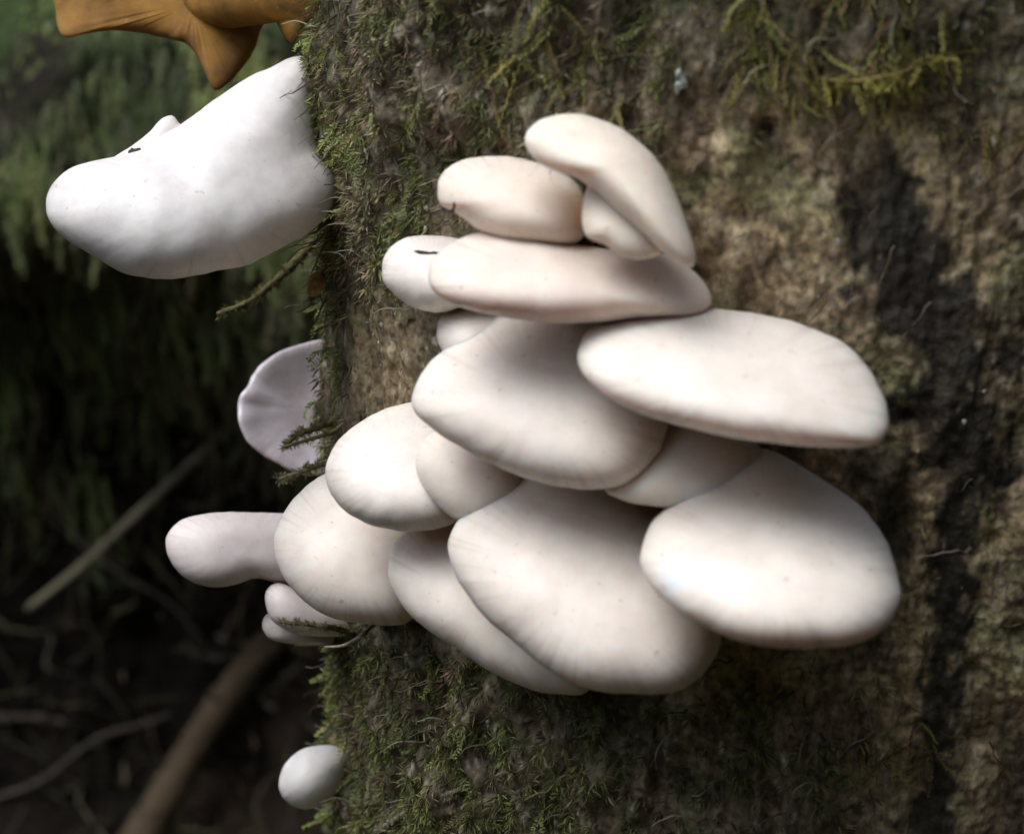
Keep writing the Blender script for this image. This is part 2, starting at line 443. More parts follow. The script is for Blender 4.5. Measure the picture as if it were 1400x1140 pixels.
NA, NR = 176, 34
def blob(outline, centre, dfun, Tf, Tb, dish=0.0, p=2.4, lump=0.0006, ruffle=0.0, seed=0, ribs=0.0):
    """a solid whose edge follows an outline: front (cap skin) and back (gills) surfaces"""
    b = catmull(outline, NA)
    cpt = np.array(centre, float)
    a0 = np.arctan2(b[:, 1] - cpt[1], b[:, 0] - cpt[0])
    b = cpt + (b - cpt) * (1 + 0.012 * fbm(np.c_[np.cos(a0) * 4, np.sin(a0) * 4, np.full(NA, seed * 2.9)], 3))[:, None]      # uneven margin
    s = np.sin(np.linspace(0, 1, NR) * math.pi / 2)
    ang = np.arctan2(b[:, 1] - cpt[1], b[:, 0] - cpt[0])
    ff = []; rad = []
    S = np.repeat(s[1:], NA)
    ker = np.hanning(31); ker /= ker.sum()
    bs = np.stack([np.convolve(np.r_[b[-15:, j], b[:, j], b[:15, j]], ker, 'valid') for j in (0, 1)], 1)
    w_ = (S ** 2)[:, None]
    tgt = np.tile(bs, (NR - 1, 1)) * (1 - w_) + np.tile(b, (NR - 1, 1)) * w_
    PX = cpt[0] + S * (tgt[:, 0] - cpt[0]); PY = cpt[1] + S * (tgt[:, 1] - cpt[1])
    AN = np.tile(ang, NR - 1)
    PX = np.r_[cpt[0], PX]; PY = np.r_[cpt[1], PY]; S = np.r_[0, S]; AN = np.r_[0, AN]
    base = dfun(PX, PY)
    lumpn = fbm(np.c_[PX / 105, PY / 105, np.full(len(PX), seed * 3.7)], 2) * lump * (1 - S ** 6)
    ruf = ruffle * noise3(np.c_[np.cos(AN) * 3.2, np.sin(AN) * 3.2, np.full(len(PX), seed * 1.3 + 0.5)]) * S ** 3
    rb = ribs * np.abs(noise3(np.c_[np.cos(AN) * 16, np.sin(AN) * 16, np.full(len(PX), seed)])) * sstep(0.1, 0.6, S) * (1 - S ** 8)
    prof = np.sqrt(np.clip(1 - S ** p, 0, 1))
    dz = dish * (1 - S ** 2)
    front = base - Tf * prof + dz + lumpn + ruf + rb
    gill = 0.0009 * (np.arange(len(PX)) % 2) * sstep(0.12, 0.4, S) * sstep(0.98, 0.85, S)
    back = base + Tb * np.sqrt(np.clip(1 - S ** 3.0, 0, 1)) + dz + ruf - gill
    back = np.maximum(back, front + 0.0002)
    vf = unproject(PX, PY, front); vb = unproject(PX, PY, back)
    fac = []
    for i in range(NA):
        fac.append((0, 1 + (i + 1) % NA, 1 + i))
    for r in range(NR - 2):
        o0, o1 = 1 + r * NA, 1 + (r + 1) * NA
        for i in range(NA):
            j = (i + 1) % NA
            fac.append((o0 + i, o0 + j, o1 + j, o1 + i))
    attr = np.c_[np.cos(AN), np.sin(AN), S]
    return vf, vb, fac, attr

def tube(path, radii, sides=12, wob=0.0, seed=0):
    pts = [Vector(p) for p in path]
    vs_, fs = [], []
    n = len(pts)
    for i, p in enumerate(pts):
        t = (pts[min(i + 1, n - 1)] - pts[max(i - 1, 0)]).normalized()
        a = t.orthogonal() if abs(t.z) > 0.98 else t.cross(Vector((0, 0, 1)))
        a.normalize(); bq = t.cross(a).normalized()
        for k in range(sides):
            an = 2 * math.pi * k / sides
            rr = radii[i] * (1 + wob * math.sin(7.3 * k + 3.1 * i + seed) * 0.5 + wob * (random.random() - 0.5))
            vs_.append(p + (a * math.cos(an) + bq * math.sin(an)) * rr)
    for i in range(n - 1):
        for k in range(sides):
            k2 = (k + 1) % sides
            fs.append((i * sides + k, i * sides + k2, (i + 1) * sides + k2, (i + 1) * sides + k))
    fs.append(tuple(range(sides - 1, -1, -1)))
    fs.append(tuple((n - 1) * sides + k for k in range(sides)))
    return np.array([tuple(q) for q in vs_]), fs

def smooth_path(pts, n=16):
    pts = [Vector(p) for p in pts]
    out = []
    for i in range(n):
        u = i / (n - 1) * (len(pts) - 1)
        k = min(int(u), len(pts) - 2); t = u - k
        p0, p1, p2, p3 = pts[max(k - 1, 0)], pts[k], pts[k + 1], pts[min(k + 2, len(pts) - 1)]
        out.append(0.5 * ((2 * p1) + (p2 - p0) * t + (2 * p0 - 5 * p1 + 4 * p2 - p3) * t * t + (3 * p1 - p0 - 3 * p2 + p3) * t ** 3))
    return out

MUSH = {}
def mushroom(key, label, outline, centre=None, mat=None, tint=(1, 1, 1), slope=1.0, aslope=0.0, depth=None, anchor=None, off=0.0,
             Tf=0.012, Tb=0.006, dish=0.0, p=2.4, attach=None, stem_r=0.008, ruffle=0.0, lump=0.0006, lobes=(), stem_back=0.0, stem0=None, ribs=0.0, name='oyster_mushroom'):
    """slope: how fast the cap comes forward from its top edge to its rim; anchor: pixel where the plane meets the trunk"""
    o = np.array(outline, float)
    if centre is None: centre = (o[:, 0].min() / 2 + o[:, 0].max() / 2, o[:, 1].min() / 2 + o[:, 1].max() / 2)
    if anchor is None: anchor = (centre[0], o[:, 1].min())
    if depth is None: depth = trunk_depth(*anchor) + off
    def dfun(px, py):
        return depth + ((anchor[1] - py) * slope + (px - anchor[0]) * aslope) * PXM
    seed = len(MUSH) + 1
    if mat is None or mat is M_PEARL: Tf *= 1.28; p = min(p, 2.45)
    if mat is None: slope *= 0.75
    vf, vb, fac, attr = blob(outline, centre, dfun, Tf, Tb, dish, p, lump, ruffle, seed, ribs)
    if attach is None: attach = (anchor[0] * 0.5 + centre[0] * 0.5, anchor[1] * 0.35 + centre[1] * 0.65)
    ad = trunk_depth(*attach)
    apt = P(attach[0], attach[1], ad + 0.012 + stem_back)
    root = empty(name, apt)
    tag(root, label, 'mushroom', 'oyster mushrooms growing on the trunk' if name == 'oyster_mushroom' else None)
    mat = mat or M_CREAM
    capo = mesh_obj('cap', vf, fac, mat, root, attrs={'radial': attr})
    go = mesh_obj('gills', vb, [f[::-1] for f in fac], M_GILL if mat is not M_ORANGE else mat, capo, attrs={'radial': attr})
    parts = [capo, go]
    # hidden or visible stem from under the cap into the wood
    if stem0 is None: stem0 = centre
    mid = Vector(unproject([stem0[0] * 0.6 + attach[0] * 0.4], [stem0[1] * 0.6 + attach[1] * 0.4], [dfun(stem0[0], stem0[1]) * 0.6 + ad * 0.4 + Tb * 0.5 + stem_r + stem_back])[0])
    st0 = Vector(unproject([stem0[0]], [stem0[1]], [dfun(stem0[0], stem0[1]) + dish + Tb * 0.4 + stem_r * 0.9 + stem_back])[0])
    pth = smooth_path([st0, mid, apt], 8)
    tvv, tff = tube(pth, np.linspace(stem_r * 1.15, stem_r * 0.9, 8), 16, 0.05, seed)
    so = mesh_obj('stem', tvv, tff, M_GILL if mat is not M_ORANGE else mat, root)
    parts.append(so)
    for (nm, lo, lc, ld, ltf, ltb) in lobes:
        lv, lb, lfac, lat = blob(lo, lc, (lambda px, py, ld=ld: dfun(px, py) + ld), ltf, ltb, 0, 2.2, 0.0003, 0, seed + 50)
        allv = np.vstack([lv, lb]); n0 = len(lv)
        parts.append(mesh_obj(nm, allv, lfac + [tuple(n0 + i for i in f[::-1]) for f in lfac], mat, root, attrs={'radial': np.vstack([lat, lat])}))
    for q_ in parts: q_.color = (*tint, 1)
    MUSH[key] = (dfun, Tf)
    return root

A_ = [(418,78),(395,80),(372,92),(350,100),(330,112),(310,125),(285,142),(262,160),(245,172),(215,188),(188,205),(160,214),(120,222),(92,232),(72,252),(63,278),(68,302),(85,322),(110,340),(140,358),(165,372),(195,380),(228,383),(262,378),(300,370),(340,362),(372,345),(395,333),(420,318),(445,298),(458,272),(460,245),(450,225),(436,205),(432,180),(432,150),(432,120),(432,95)]
mushroom('A', 'largest bright white mushroom on the trunk side below the orange withered one', A_, (285, 265), M_PEARL, tint=(0.95, 0.95, 0.96), slope=0.55, aslope=0.25, anchor=(425, 120), depth=0.768,
         Tf=0.020, Tb=0.008, attach=(452, 150), stem_r=0.009, stem_back=0.006, lump=0.0012, p=2.2,
         lobes=[('folded_lobe', [(150,222),(180,200),(205,180),(220,163),(236,158),(246,170),(262,180),(240,215),(190,240)], (215, 200), 0.004, 0.004, 0.003)])
B_ = [(74,-40),(78,30),(88,52),(110,48),(150,42),(190,45),(225,52),(255,60),(270,80),(283,105),(292,124),(310,117),(330,95),(345,75),(354,50),(368,20),(400,-5),(420,-50),(250,-90),(130,-80)]
mushroom('B', 'withered orange brown mushroom with a drooping tongue above the largest white one', B_, (265, 5), M_ORANGE, slope=0.5, aslope=0.15, anchor=(400, 0), depth=0.825,
         Tf=0.006, Tb=0.004, attach=(452, -20), stem_r=0.009, ruffle=0.0015, ribs=0.0009, lump=0.003, name='withered_mushroom', p=4,
         lobes=[('torn_lobe', [(368,-5),(380,35),(396,62),(410,48),(425,20),(425,-20),(395,-30)], (398, 10), 0.004, 0.004, 0.003)])
C_O = [(455,464),(430,466),(405,472),(380,482),(358,497),(345,512),(338,528),(328,540),(325,560),(328,585),(338,605),(355,620),(375,632),(400,645),(430,650),(470,640),(490,600),(495,550),(490,500),(475,470)]
mushroom('C', 'lilac grey dished mushroom with a pale wavy rim half behind the trunk', C_O, (415, 560), M_LILAC, slope=0.35, aslope=0.35, anchor=(440, 560), depth=0.835,
         Tf=0.0035, Tb=0.006, dish=0.007, p=9, attach=(478, 560), ruffle=0.0013, lump=0.0016, stem_back=0.02, stem_r=0.004, stem0=(458, 560))
D_ = [(226,745),(230,728),(245,712),(270,704),(305,700),(340,700),(375,701),(420,705),(455,728),(458,780),(420,797),(388,797),(375,796),(350,790),(325,798),(300,803),(275,800),(250,788),(233,768)]
mushroom('D', 'finger shaped pale lilac mushroom sticking out sideways below the dished one', D_, (330, 750), M_PEARL, tint=(0.92, 0.86, 0.86), slope=0.35, aslope=0.15, anchor=(440, 750), depth=0.800,
         Tf=0.0095, Tb=0.008, attach=(465, 755))
mushroom('E', 'small pale mushroom tucked under the big left cap, a smaller one below it', [(362,815),(370,800),(385,797),(410,808),(440,825),(475,850),(475,868),(440,870),(410,868),(385,858),(368,842)],
         (412, 838), M_PEARL, tint=(0.88, 0.83, 0.82), slope=0.3, aslope=0.2, anchor=(455, 840), depth=0.790, Tf=0.006, Tb=0.005, attach=(475, 850), stem_r=0.004)
mushroom('F', 'tiniest pale cap, lowest of the left cluster, mostly hidden by moss', [(358,855),(362,842),(372,838),(390,848),(420,858),(455,866),(450,880),(410,881),(380,877),(365,870)],
         (405, 863), M_PEARL, tint=(0.86, 0.83, 0.78), slope=0.3, aslope=0.2, anchor=(455, 865), depth=0.800, Tf=0.004, Tb=0.004, attach=(478, 868), stem_r=0.004)
mushroom('G', 'small white egg shaped mushroom alone near the foot of the moss', [(381,1070),(386,1050),(400,1032),(420,1021),(445,1018),(465,1022),(478,1035),(476,1055),(465,1080),(450,1095),(430,1104),(412,1106),(395,1098),(384,1085)],
         (428, 1063), M_PEARL, slope=0.2, aslope=0.2, anchor=(470, 1050), depth=0.830, Tf=0.0095, Tb=0.009, p=2.0, attach=(482, 1045), stem_r=0.005)
H_ = [(718,195),(722,178),(738,164),(762,157),(790,156),(820,163),(848,175),(875,195),(898,218),(915,245),(930,280),(943,315),(951,345),(950,362),(940,366),(922,358),(905,345),(885,325),(862,305),(838,285),(818,265),(800,252),(785,242),(765,236),(745,228),(728,215)]
mushroom('H', 'topmost curved cream mushroom of the cluster, bent over its stem', H_, (842, 228), tint=(1.0, 0.975, 0.92), slope=0.65, anchor=(850, 170), off=-0.012, Tf=0.011, Tb=0.006, p=2.1,
         attach=(850, 320), stem_r=0.006, stem0=(842, 270),
         lobes=[('stalk', [(815,240),(800,262),(796,290),(797,312),(805,326),(825,334),(850,350),(880,355),(905,345),(900,320),(885,300),(865,280),(845,252)], (848, 300), 0.006, 0.007, 0.006)])
I_ = [(598,262),(600,245),(612,230),(632,219),(660,214),(695,214),(730,219),(765,230),(790,250),(800,275),(802,300),(800,322),(780,335),(740,335),(700,332),(660,318),(635,300),(618,288),(602,280)]
mushroom('I', 'pinkish cream mushroom with a dark notched edge beside the topmost curved one', I_, (700, 272), tint=(1.0, 0.95, 0.91), slope=0.7, aslope=-0.1, anchor=(710, 215), off=-0.004, Tf=0.013, Tb=0.006)
K_ = [(522,372),(525,352),(538,334),(560,324),(590,322),(625,326),(660,340),(670,380),(650,410),(615,425),(590,427),(560,418),(538,402),(526,388)]
mushroom('K', 'small round white mushroom carrying a dark twig fleck', K_, (595, 374), M_PEARL, tint=(1, 0.965, 0.91), slope=0.6, aslope=-0.2, anchor=(610, 326), off=-0.004, Tf=0.012, Tb=0.006, p=2.1)
J_ = [(586,378),(590,358),(605,340),(630,325),(660,316),(695,313),(725,316),(755,325),(790,334),(830,340),(870,343),(905,347),(935,360),(958,380),(970,400),(970,418),(945,432),(905,434),(868,436),(830,440),(790,442),(750,442),(715,438),(680,432),(645,425),(610,412),(592,398)]
mushroom('J', 'long narrow pinkish mushroom lying across, under the topmost ones', J_, (775, 386), tint=(0.97, 0.91, 0.885), slope=1.0, anchor=(770, 318), off=-0.010, Tf=0.013, Tb=0.006, p=2.2)
L_ = [(597,455),(601,435),(615,424),(640,421),(670,428),(710,440),(720,465),(690,485),(650,490),(615,488),(602,476)]
mushroom('L', 'small white bud squeezed between the long pinkish cap and the broad one', L_, (650, 456), M_PEARL, tint=(1, 0.97, 0.92), slope=0.5, anchor=(660, 425), off=-0.006, Tf=0.009, Tb=0.005, p=2.1, stem_r=0.005)
M_ = [(562,548),(568,525),(582,502),(600,483),(625,462),(655,444),(690,426),(740,416),(800,420),(850,445),(890,500),(912,560),(910,600),(895,630),(870,652),(845,665),(815,670),(785,668),(750,662),(715,652),(680,638),(645,620),(610,600),(582,580),(567,565)]
mushroom('M', 'broad white cap in the middle of the cluster below the long pinkish one', M_, (740, 550), slope=0.95, aslope=-0.15, anchor=(740, 430), off=0.002, Tf=0.015, Tb=0.006)
N_ = [(788,488),(792,468),(805,448),(830,432),(865,423),(910,420),(960,421),(1010,425),(1060,433),(1105,446),(1145,464),(1175,488),(1198,518),(1210,550),(1214,580),(1208,600),(1195,610),(1160,613),(1110,611),(1060,606),(1010,600),(960,590),(915,578),(870,563),(832,543),(808,522),(794,505)]
mushroom('N', 'wide cream oval cap on the right, above the dark gap', N_, (1000, 515), slope=1.3, aslope=-0.02, anchor=(1000, 425), off=-0.006, Tf=0.014, Tb=0.006)
O_ = [(444,650),(448,628),(460,605),(480,585),(510,566),(540,554),(570,549),(600,550),(640,570),(660,620),(650,680),(625,712),(600,722),(565,727),(530,724),(500,715),(472,700),(454,678)]
mushroom('O', 'brightest glossy white cap left of the broad middle one', O_, (550, 640), M_PEARL, tint=(1, 0.965, 0.91), slope=0.75, aslope=-0.1, anchor=(560, 552), off=-0.004, Tf=0.014, Tb=0.006)
P_ = [(568,632),(572,612),(585,596),(605,585),(640,580),(690,600),(720,640),(715,680),(690,705),(660,715),(630,712),(605,698),(585,675),(572,652)]
mushroom('P', 'small shaded cap wedged under the broad middle cap', P_, (645, 648), slope=0.6, aslope=-0.1, anchor=(650, 590), off=-0.012, Tf=0.010, Tb=0.006)
Q_ = [(374,745),(378,722),(390,697),(410,672),(435,652),(465,640),(500,650),(540,690),(575,740),(580,800),(565,845),(535,855),(500,853),(465,848),(435,835),(408,815),(388,790),(378,768)]
mushroom('Q', 'rounded cream cap at the left end of the cluster below the brightest one', Q_, (475, 752), slope=0.7, aslope=-0.15, anchor=(500, 655), off=-0.004, Tf=0.014, Tb=0.007)
R_O = [(530,775),(533,755),(545,735),(565,722),(600,708),(650,710),(700,760),(760,840),(812,905),(805,945),(770,950),(735,945),(700,932),(665,915),(630,890),(595,868),(565,845),(545,820),(533,797)]
mushroom('R', 'cream cap mostly hidden behind the largest bottom cap', R_O, (650, 825), slope=0.7, aslope=-0.1, anchor=(630, 712), off=-0.002, Tf=0.012, Tb=0.006)
S_ = [(612,752),(617,728),(630,703),(650,682),(680,664),(720,648),(780,638),(840,645),(890,680),(930,750),(970,820),(985,865),(983,885),(965,915),(940,938),(910,947),(875,949),(840,947),(805,942),(770,928),(735,905),(700,875),(665,845),(640,815),(622,785)]
mushroom('S', 'largest bottom cap of the cluster, cream with a broad rounded rim', S_, (800, 795), slope=0.85, aslope=-0.1, anchor=(780, 650), off=-0.002, Tf=0.016, Tb=0.007)
T_ = [(826,668),(835,630),(870,600),(905,580),(950,570),(1000,580),(1035,605),(1045,635),(1035,660),(1010,685),(980,692),(940,694),(905,693),(868,688),(842,680)]
mushroom('T', 'small dim cap in the dark gap between the two right caps', T_, (945, 635), slope=1.0, anchor=(950, 580), off=-0.004, Tf=0.009, Tb=0.006)
U_O = [(876,770),(878,745),(888,718),(905,698),(930,676),(960,652),(1000,625),(1040,612),(1085,630),(1120,652),(1155,675),(1185,700),(1210,735),(1225,775),(1231,805),(1228,830),(1215,855),(1190,873),(1160,882),(1120,886),(1080,887),(1040,883),(1000,873),(960,855),(925,835),(900,812),(884,790)]
mushroom('U', 'wide cream cap at the lower right with a bluish bruise', U_O, (1055, 760), slope=1.3, aslope=-0.02, anchor=(1050, 625), off=-0.004, Tf=0.016, Tb=0.007)

_cap = [o for o in bpy.data.objects if o.name.startswith('cap') and 'bluish bruise' in str(o.parent.get('label'))][0]
_co = np.array([tuple(q.co) for q in _cap.data.vertices])
_qx, _qy, _ = project(_co)
_bp = _co[np.argmin((_qx - 917) ** 2 + (_qy - 788) ** 2)]
_cap.data.materials[0] = mushroom_mat('bruised_cap', (0.775, 0.71, 0.64), (0.68, 0.61, 0.545), (0.47, 0.40, 0.35), rough=0.45, bruise=(tuple(_bp), 0.006, (0.62, 0.70, 0.76)))

# ------------------------------------------------------------------ moss
def leaf_quad(base, d, side, L, W):
    tip = base + d * L
    m = base + d * L * 0.45
    return [base, m + side * W, tip, m - side * W]

def frond_template(seed, pairs=12, leaf=0.15, wid=0.030, droop=0.25):
    r = np.random.default_rng(seed)
    V, F, T = [], [], []
    ph = r.uniform(-0.15, 0.15)
    def spine(u):
        return np.array([u, ph * math.sin(u * 3.0) + 0.05 * u * u * r.uniform(-1, 1), -droop * u * u])
    prev = spine(0)
    pts = [spine(i / 6) for i in range(7)]
    for i, p in enumerate(pts):
        V += [p + [0, 0.014 * (1.1 - i / 6), 0], p - [0, 0.014 * (1.1 - i / 6), 0]]; T += [i / 6 * 0.6] * 2
    for i in range(6):
        F.append((2 * i, 2 * i + 1, 2 * i + 3, 2 * i + 2))
    for k in range(pairs):
        u = 0.08 + 0.92 * k / pairs
        i = min(int(u * 6), 5); f = u * 6 - i
        b = pts[i] * (1 - f) + pts[i + 1] * f
        for sg in (-1, 1):
            a = math.radians(r.uniform(28, 62)) * sg
            d = np.array([math.cos(a), math.sin(a), r.uniform(-0.2, 0.45)]); d /= np.linalg.norm(d)
            sd = np.cross(d, [0, 0, 1]); sd /= np.linalg.norm(sd); sd = sd + np.array([0, 0, r.uniform(-0.7, 0.7)])
            L = leaf * (1.15 - 0.55 * u) * r.uniform(0.7, 1.3)
            q = leaf_quad(b, d, sd, L, wid * r.uniform(0.7, 1.2))
            n0 = len(V); V += q; T += [0.5 * u, 0.5 + 0.3 * u, 1.0, 0.5 + 0.3 * u]
            F.append((n0, n0 + 1, n0 + 2, n0 + 3))
    return np.array(V), np.array(F), np.array(T)

def tuft_template(seed, n=9, wid=0.055):
    r = np.random.default_rng(seed)
    V, F, T = [], [], []
    for k in range(n):
        d = np.array([r.uniform(0.15, 1.0), r.uniform(-0.8, 0.8), r.uniform(-0.5, 0.7)]); d /= np.linalg.norm(d)
        sd = np.cross(d, r.normal(size=3)); sd /= np.linalg.norm(sd)
        b = np.array([0.0, 0, 0]) + r.normal(size=3) * 0.08
        m = b + d * 0.5; tip = b + d * r.uniform(0.7, 1.1) + np.array([0.15, 0, -0.12])
        n0 = len(V); V += [b, m + sd * wid, tip, m - sd * wid]; T += [0, 0.5, 1, 0.5]; F.append((n0, n0 + 1, n0 + 2, n0 + 3))
    return np.array(V), np.array(F), np.array(T)

def fibre_template(seed, wid=0.026, seg=7):
    r = np.random.default_rng(seed)
    d = np.array([1.0, 0, 0]); p = np.zeros(3); V, F, T = [], [], []
    for i in range(seg + 1):
        sd = np.array([0, 0.6, 0.8]) * wid * (1.1 - 0.8 * i / seg)
        V += [p + sd, p - sd]; T += [i / seg] * 2
        d = d + r.normal(size=3) * 0.34; d /= np.linalg.norm(d); p = p + d / seg
    for i in range(seg):
        F.append((2 * i, 2 * i + 1, 2 * i + 3, 2 * i + 2))
    return np.array(V), np.array(F), np.array(T)

def flake_template(seed):
    r = np.random.default_rng(seed)
    a = np.linspace(0, 2 * math.pi, 6, endpoint=False)
    ring = np.c_[np.cos(a) * r.uniform(0.5, 1, 6), np.sin(a) * r.uniform(0.3, 0.8, 6), r.uniform(-0.25, 0.25, 6)]
    V = np.vstack([ring, ring * 0.5 + [0, 0, 0.2]])
    F = [(i, (i + 1) % 6, 6 + (i + 1) % 6, 6 + i) for i in range(6)] + [(6, 7, 8, 9), (9, 10, 11, 6)]
    return V, np.array(F), np.r_[np.zeros(6), np.ones(6)]

def instance_mesh(name, temps, pos, xdir, nrm, scale, base_c, tip_c, mat, label, cat, flat=1.0):
    """bake many small copies of the templates into one mesh; x axis along xdir, z axis along nrm"""
    n = len(pos)
    x = xdir / np.linalg.norm(xdir, axis=1)[:, None]
    y = np.cross(nrm, x); y /= np.linalg.norm(y, axis=1)[:, None] + 1e-9
    z = np.cross(x, y)
    which = rng.integers(0, len(temps), n)
    AV, AF, AC = [], [], []
    off = 0
    for k, (V, F, T) in enumerate(temps):
        idx = np.where(which == k)[0]
        if not len(idx): continue
        Rm = np.stack([x[idx], y[idx], z[idx]], 1)              # rows are axes
        W = np.einsum('vi,nij->nvj', V, Rm) * scale[idx][:, None, None] + pos[idx][:, None, :]
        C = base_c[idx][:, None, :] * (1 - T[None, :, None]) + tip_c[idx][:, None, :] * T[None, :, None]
        AV.append(W.reshape(-1, 3)); AC.append(C.reshape(-1, 3))
        AF.append((F[None] + (np.arange(len(idx)) * len(V))[:, None, None] + off).reshape(-1, 4))
        off += len(idx) * len(V)
    o = mesh_obj(name, np.vstack(AV), np.vstack(AF), mat, smooth=False, attrs={'tone': rgba(np.vstack(AC))})
    tag(o, label, cat, kind='stuff')
    return o

def scatter_trunk(n, dens, lift=0.0, zr=(0.36, 0.86), tr=(-135, 60)):
    TH_ = np.radians(rng.uniform(tr[0], tr[1], n)); Z_ = rng.uniform(zr[0], zr[1], n)
    p = trunk_base(TH_, Z_)
    px, py, _ = project(p)
    nz = fbm(p * 55 + 3, 3)
    keep = rng.random(n) < np.clip(dens(px, py, nz), 0, 1)
    nr = np.c_[np.sin(TH_), -np.cos(TH_), np.zeros(n)]
    return p[keep] + nr[keep] * lift, nr[keep], px[keep], py[keep], nz[keep]

def box(px, py, x0, x1, y0, y1, f=40.0):
    return sstep(x0 - f, x0 + f, px) * sstep(x1 + f, x1 - f, px) * sstep(y0 - f, y0 + f, py) * sstep(y1 + f, y1 - f, py)

def jitter_dir(nr, down, out, side, n):
    tang = np.cross(nr, [0, 0, 1.0])
    return nr * (out * rng.uniform(0.3, 1.4, n))[:, None] + np.array([0, 0, -1.0]) * (down * rng.uniform(0.4, 1.5, n))[:, None] + tang * (rng.normal(size=n) * side)[:, None]

def cvar(n, c, amt=0.3, hue=0.12):
    c = np.tile(np.array(c, float), (n, 1))
    return c * (1 + rng.uniform(-amt, amt, n))[:, None] * (1 + rng.uniform(-hue, hue, (n, 3)))

FRONDS = [frond_template(i) for i in range(8)]
LONGF = [frond_template(20 + i, pairs=22, leaf=0.075, wid=0.016, droop=0.12) for i in range(6)]
TUFTS = [tuft_template(40 + i) for i in range(10)]
FIBRES = [fibre_template(60 + i) for i in range(14)]
FLAKES = [flake_template(80 + i) for i in range(6)]
BIG = 3000

def d_carpet(px, py, nz):
    top = box(px, py, -BIG, 880, -BIG, 330, 60) + 0.7 * box(px, py, 380, 620, 250, 400, 50)
    low = box(px, py, -BIG, 830, 880, BIG, 50) + 0.55 * box(px, py, 780, 1180, 940, BIG, 60)
    side = 0.35 * box(px, py, -BIG, 480, 300, 900, 20)
    tr_ = 0.55 * box(px, py, 850, 1330, -BIG, 150, 60)
    return (top + low + side + tr_) * np.clip(0.75 + 0.9 * nz, 0.05, 1.2)

# short dull carpet
p, nr, px, py, nz = scatter_trunk(52000, d_carpet)
n = len(p)
green = sstep(-0.1, 0.35, nz + 0.25 * sstep(860, 950, py) + 0.3 * sstep(480, 440, px))[:, None]
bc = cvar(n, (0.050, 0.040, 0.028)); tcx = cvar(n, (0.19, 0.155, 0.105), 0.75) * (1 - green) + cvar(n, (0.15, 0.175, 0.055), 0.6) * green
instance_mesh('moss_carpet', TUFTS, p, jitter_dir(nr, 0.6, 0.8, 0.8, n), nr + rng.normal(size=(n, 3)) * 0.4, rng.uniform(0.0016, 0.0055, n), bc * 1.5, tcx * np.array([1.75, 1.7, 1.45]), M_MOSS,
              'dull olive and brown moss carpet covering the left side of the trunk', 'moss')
# leafy green fronds: fringe of the left edge and the lower left
def d_green(px, py, nz):
    fringe_t = 0.9 * box(px, py, -BIG, 470, -BIG, 270, 25)
    low = 0.8 * box(px, py, -BIG, 640, 890, BIG, 40) + 0.25 * box(px, py, 600, 850, 930, BIG, 50)
    top = 0.30 * box(px, py, 440, 880, -BIG, 300, 40)
    side = 0.25 * box(px, py, -BIG, 475, 300, 620, 15)
    return (fringe_t + low + top + side) * np.clip(0.45 + 1.5 * nz, 0.0, 1.3)
p, nr, px, py, nz = scatter_trunk(16000, d_green, -0.0005)
n = len(p)
bright = (sstep(520, 430, px) * 0.7 + 0.3 * rng.random(n))[:, None]
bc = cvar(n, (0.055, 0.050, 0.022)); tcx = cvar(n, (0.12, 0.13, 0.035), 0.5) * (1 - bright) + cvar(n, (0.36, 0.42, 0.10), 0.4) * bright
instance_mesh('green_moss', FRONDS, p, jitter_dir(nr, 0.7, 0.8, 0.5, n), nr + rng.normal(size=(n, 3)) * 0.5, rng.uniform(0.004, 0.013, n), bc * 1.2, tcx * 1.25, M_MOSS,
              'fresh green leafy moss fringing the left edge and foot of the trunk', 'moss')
# feathery yellow green moss at the upper right
def d_yellow(px, py, nz):
    return (0.9 * box(px, py, 960, 1260, -60, 95, 45) + 0.5 * box(px, py, 1090, 1230, 80, 180, 30) + 0.5 * box(px, py, 800, 880, 60, 150, 25) + 0.9 * box(px, py, 1340, 1420, 150, 200, 18)
            + 0.6 * box(px, py, 1180, 1270, 970, 1040, 25) + 0.25 * box(px, py, 640, 820, 0, 120, 40)) * np.clip(0.6 + 1.5 * nz, 0, 1)
p, nr, px, py, nz = scatter_trunk(64000, d_yellow, 0.001)
n = len(p)
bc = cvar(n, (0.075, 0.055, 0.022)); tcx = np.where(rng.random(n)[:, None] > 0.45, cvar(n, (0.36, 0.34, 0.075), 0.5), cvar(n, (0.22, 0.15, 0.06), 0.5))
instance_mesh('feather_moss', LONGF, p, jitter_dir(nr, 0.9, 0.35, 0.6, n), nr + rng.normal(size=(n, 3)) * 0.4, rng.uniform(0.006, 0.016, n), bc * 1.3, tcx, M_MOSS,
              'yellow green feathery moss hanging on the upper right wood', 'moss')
# thread-like dry strands and root hairs
def d_fib(px, py, nz):
    return (box(px, py, 400, 900, -BIG, 400, 50) + 0.9 * box(px, py, 430, 1200, 880, BIG, 60) + 0.4 * box(px, py, 880, 1330, -50, 200, 60)
            + 0.16 * box(px, py, 450, 640, 380, 600, 40) + 0.10 * box(px, py, 950, BIG, 150, BIG, 60) + 0.35 * box(px, py, 1050, 1190, 250, 450, 30))
p, nr, px, py, nz = scatter_trunk(14000, d_fib, 0.0006)
n = len(p)
g = rng.random(n)[:, None]
bc = cvar(n, (0.07, 0.05, 0.032)) ; tcx = np.where(g > 0.75, cvar(n, (0.26, 0.24, 0.19), 0.4), np.where(g > 0.45, cvar(n, (0.11, 0.10, 0.045), 0.4), cvar(n, (0.085, 0.062, 0.04), 0.4)))
instance_mesh('dry_strands', FIBRES, p, jitter_dir(nr, 0.7, 0.35, 1.0, n), nr, rng.uniform(0.005, 0.017, n), bc * 1.3, tcx * 1.4, M_MOSS,
              'thin dry brown moss strands and root hairs tangled on the trunk', 'moss strands')
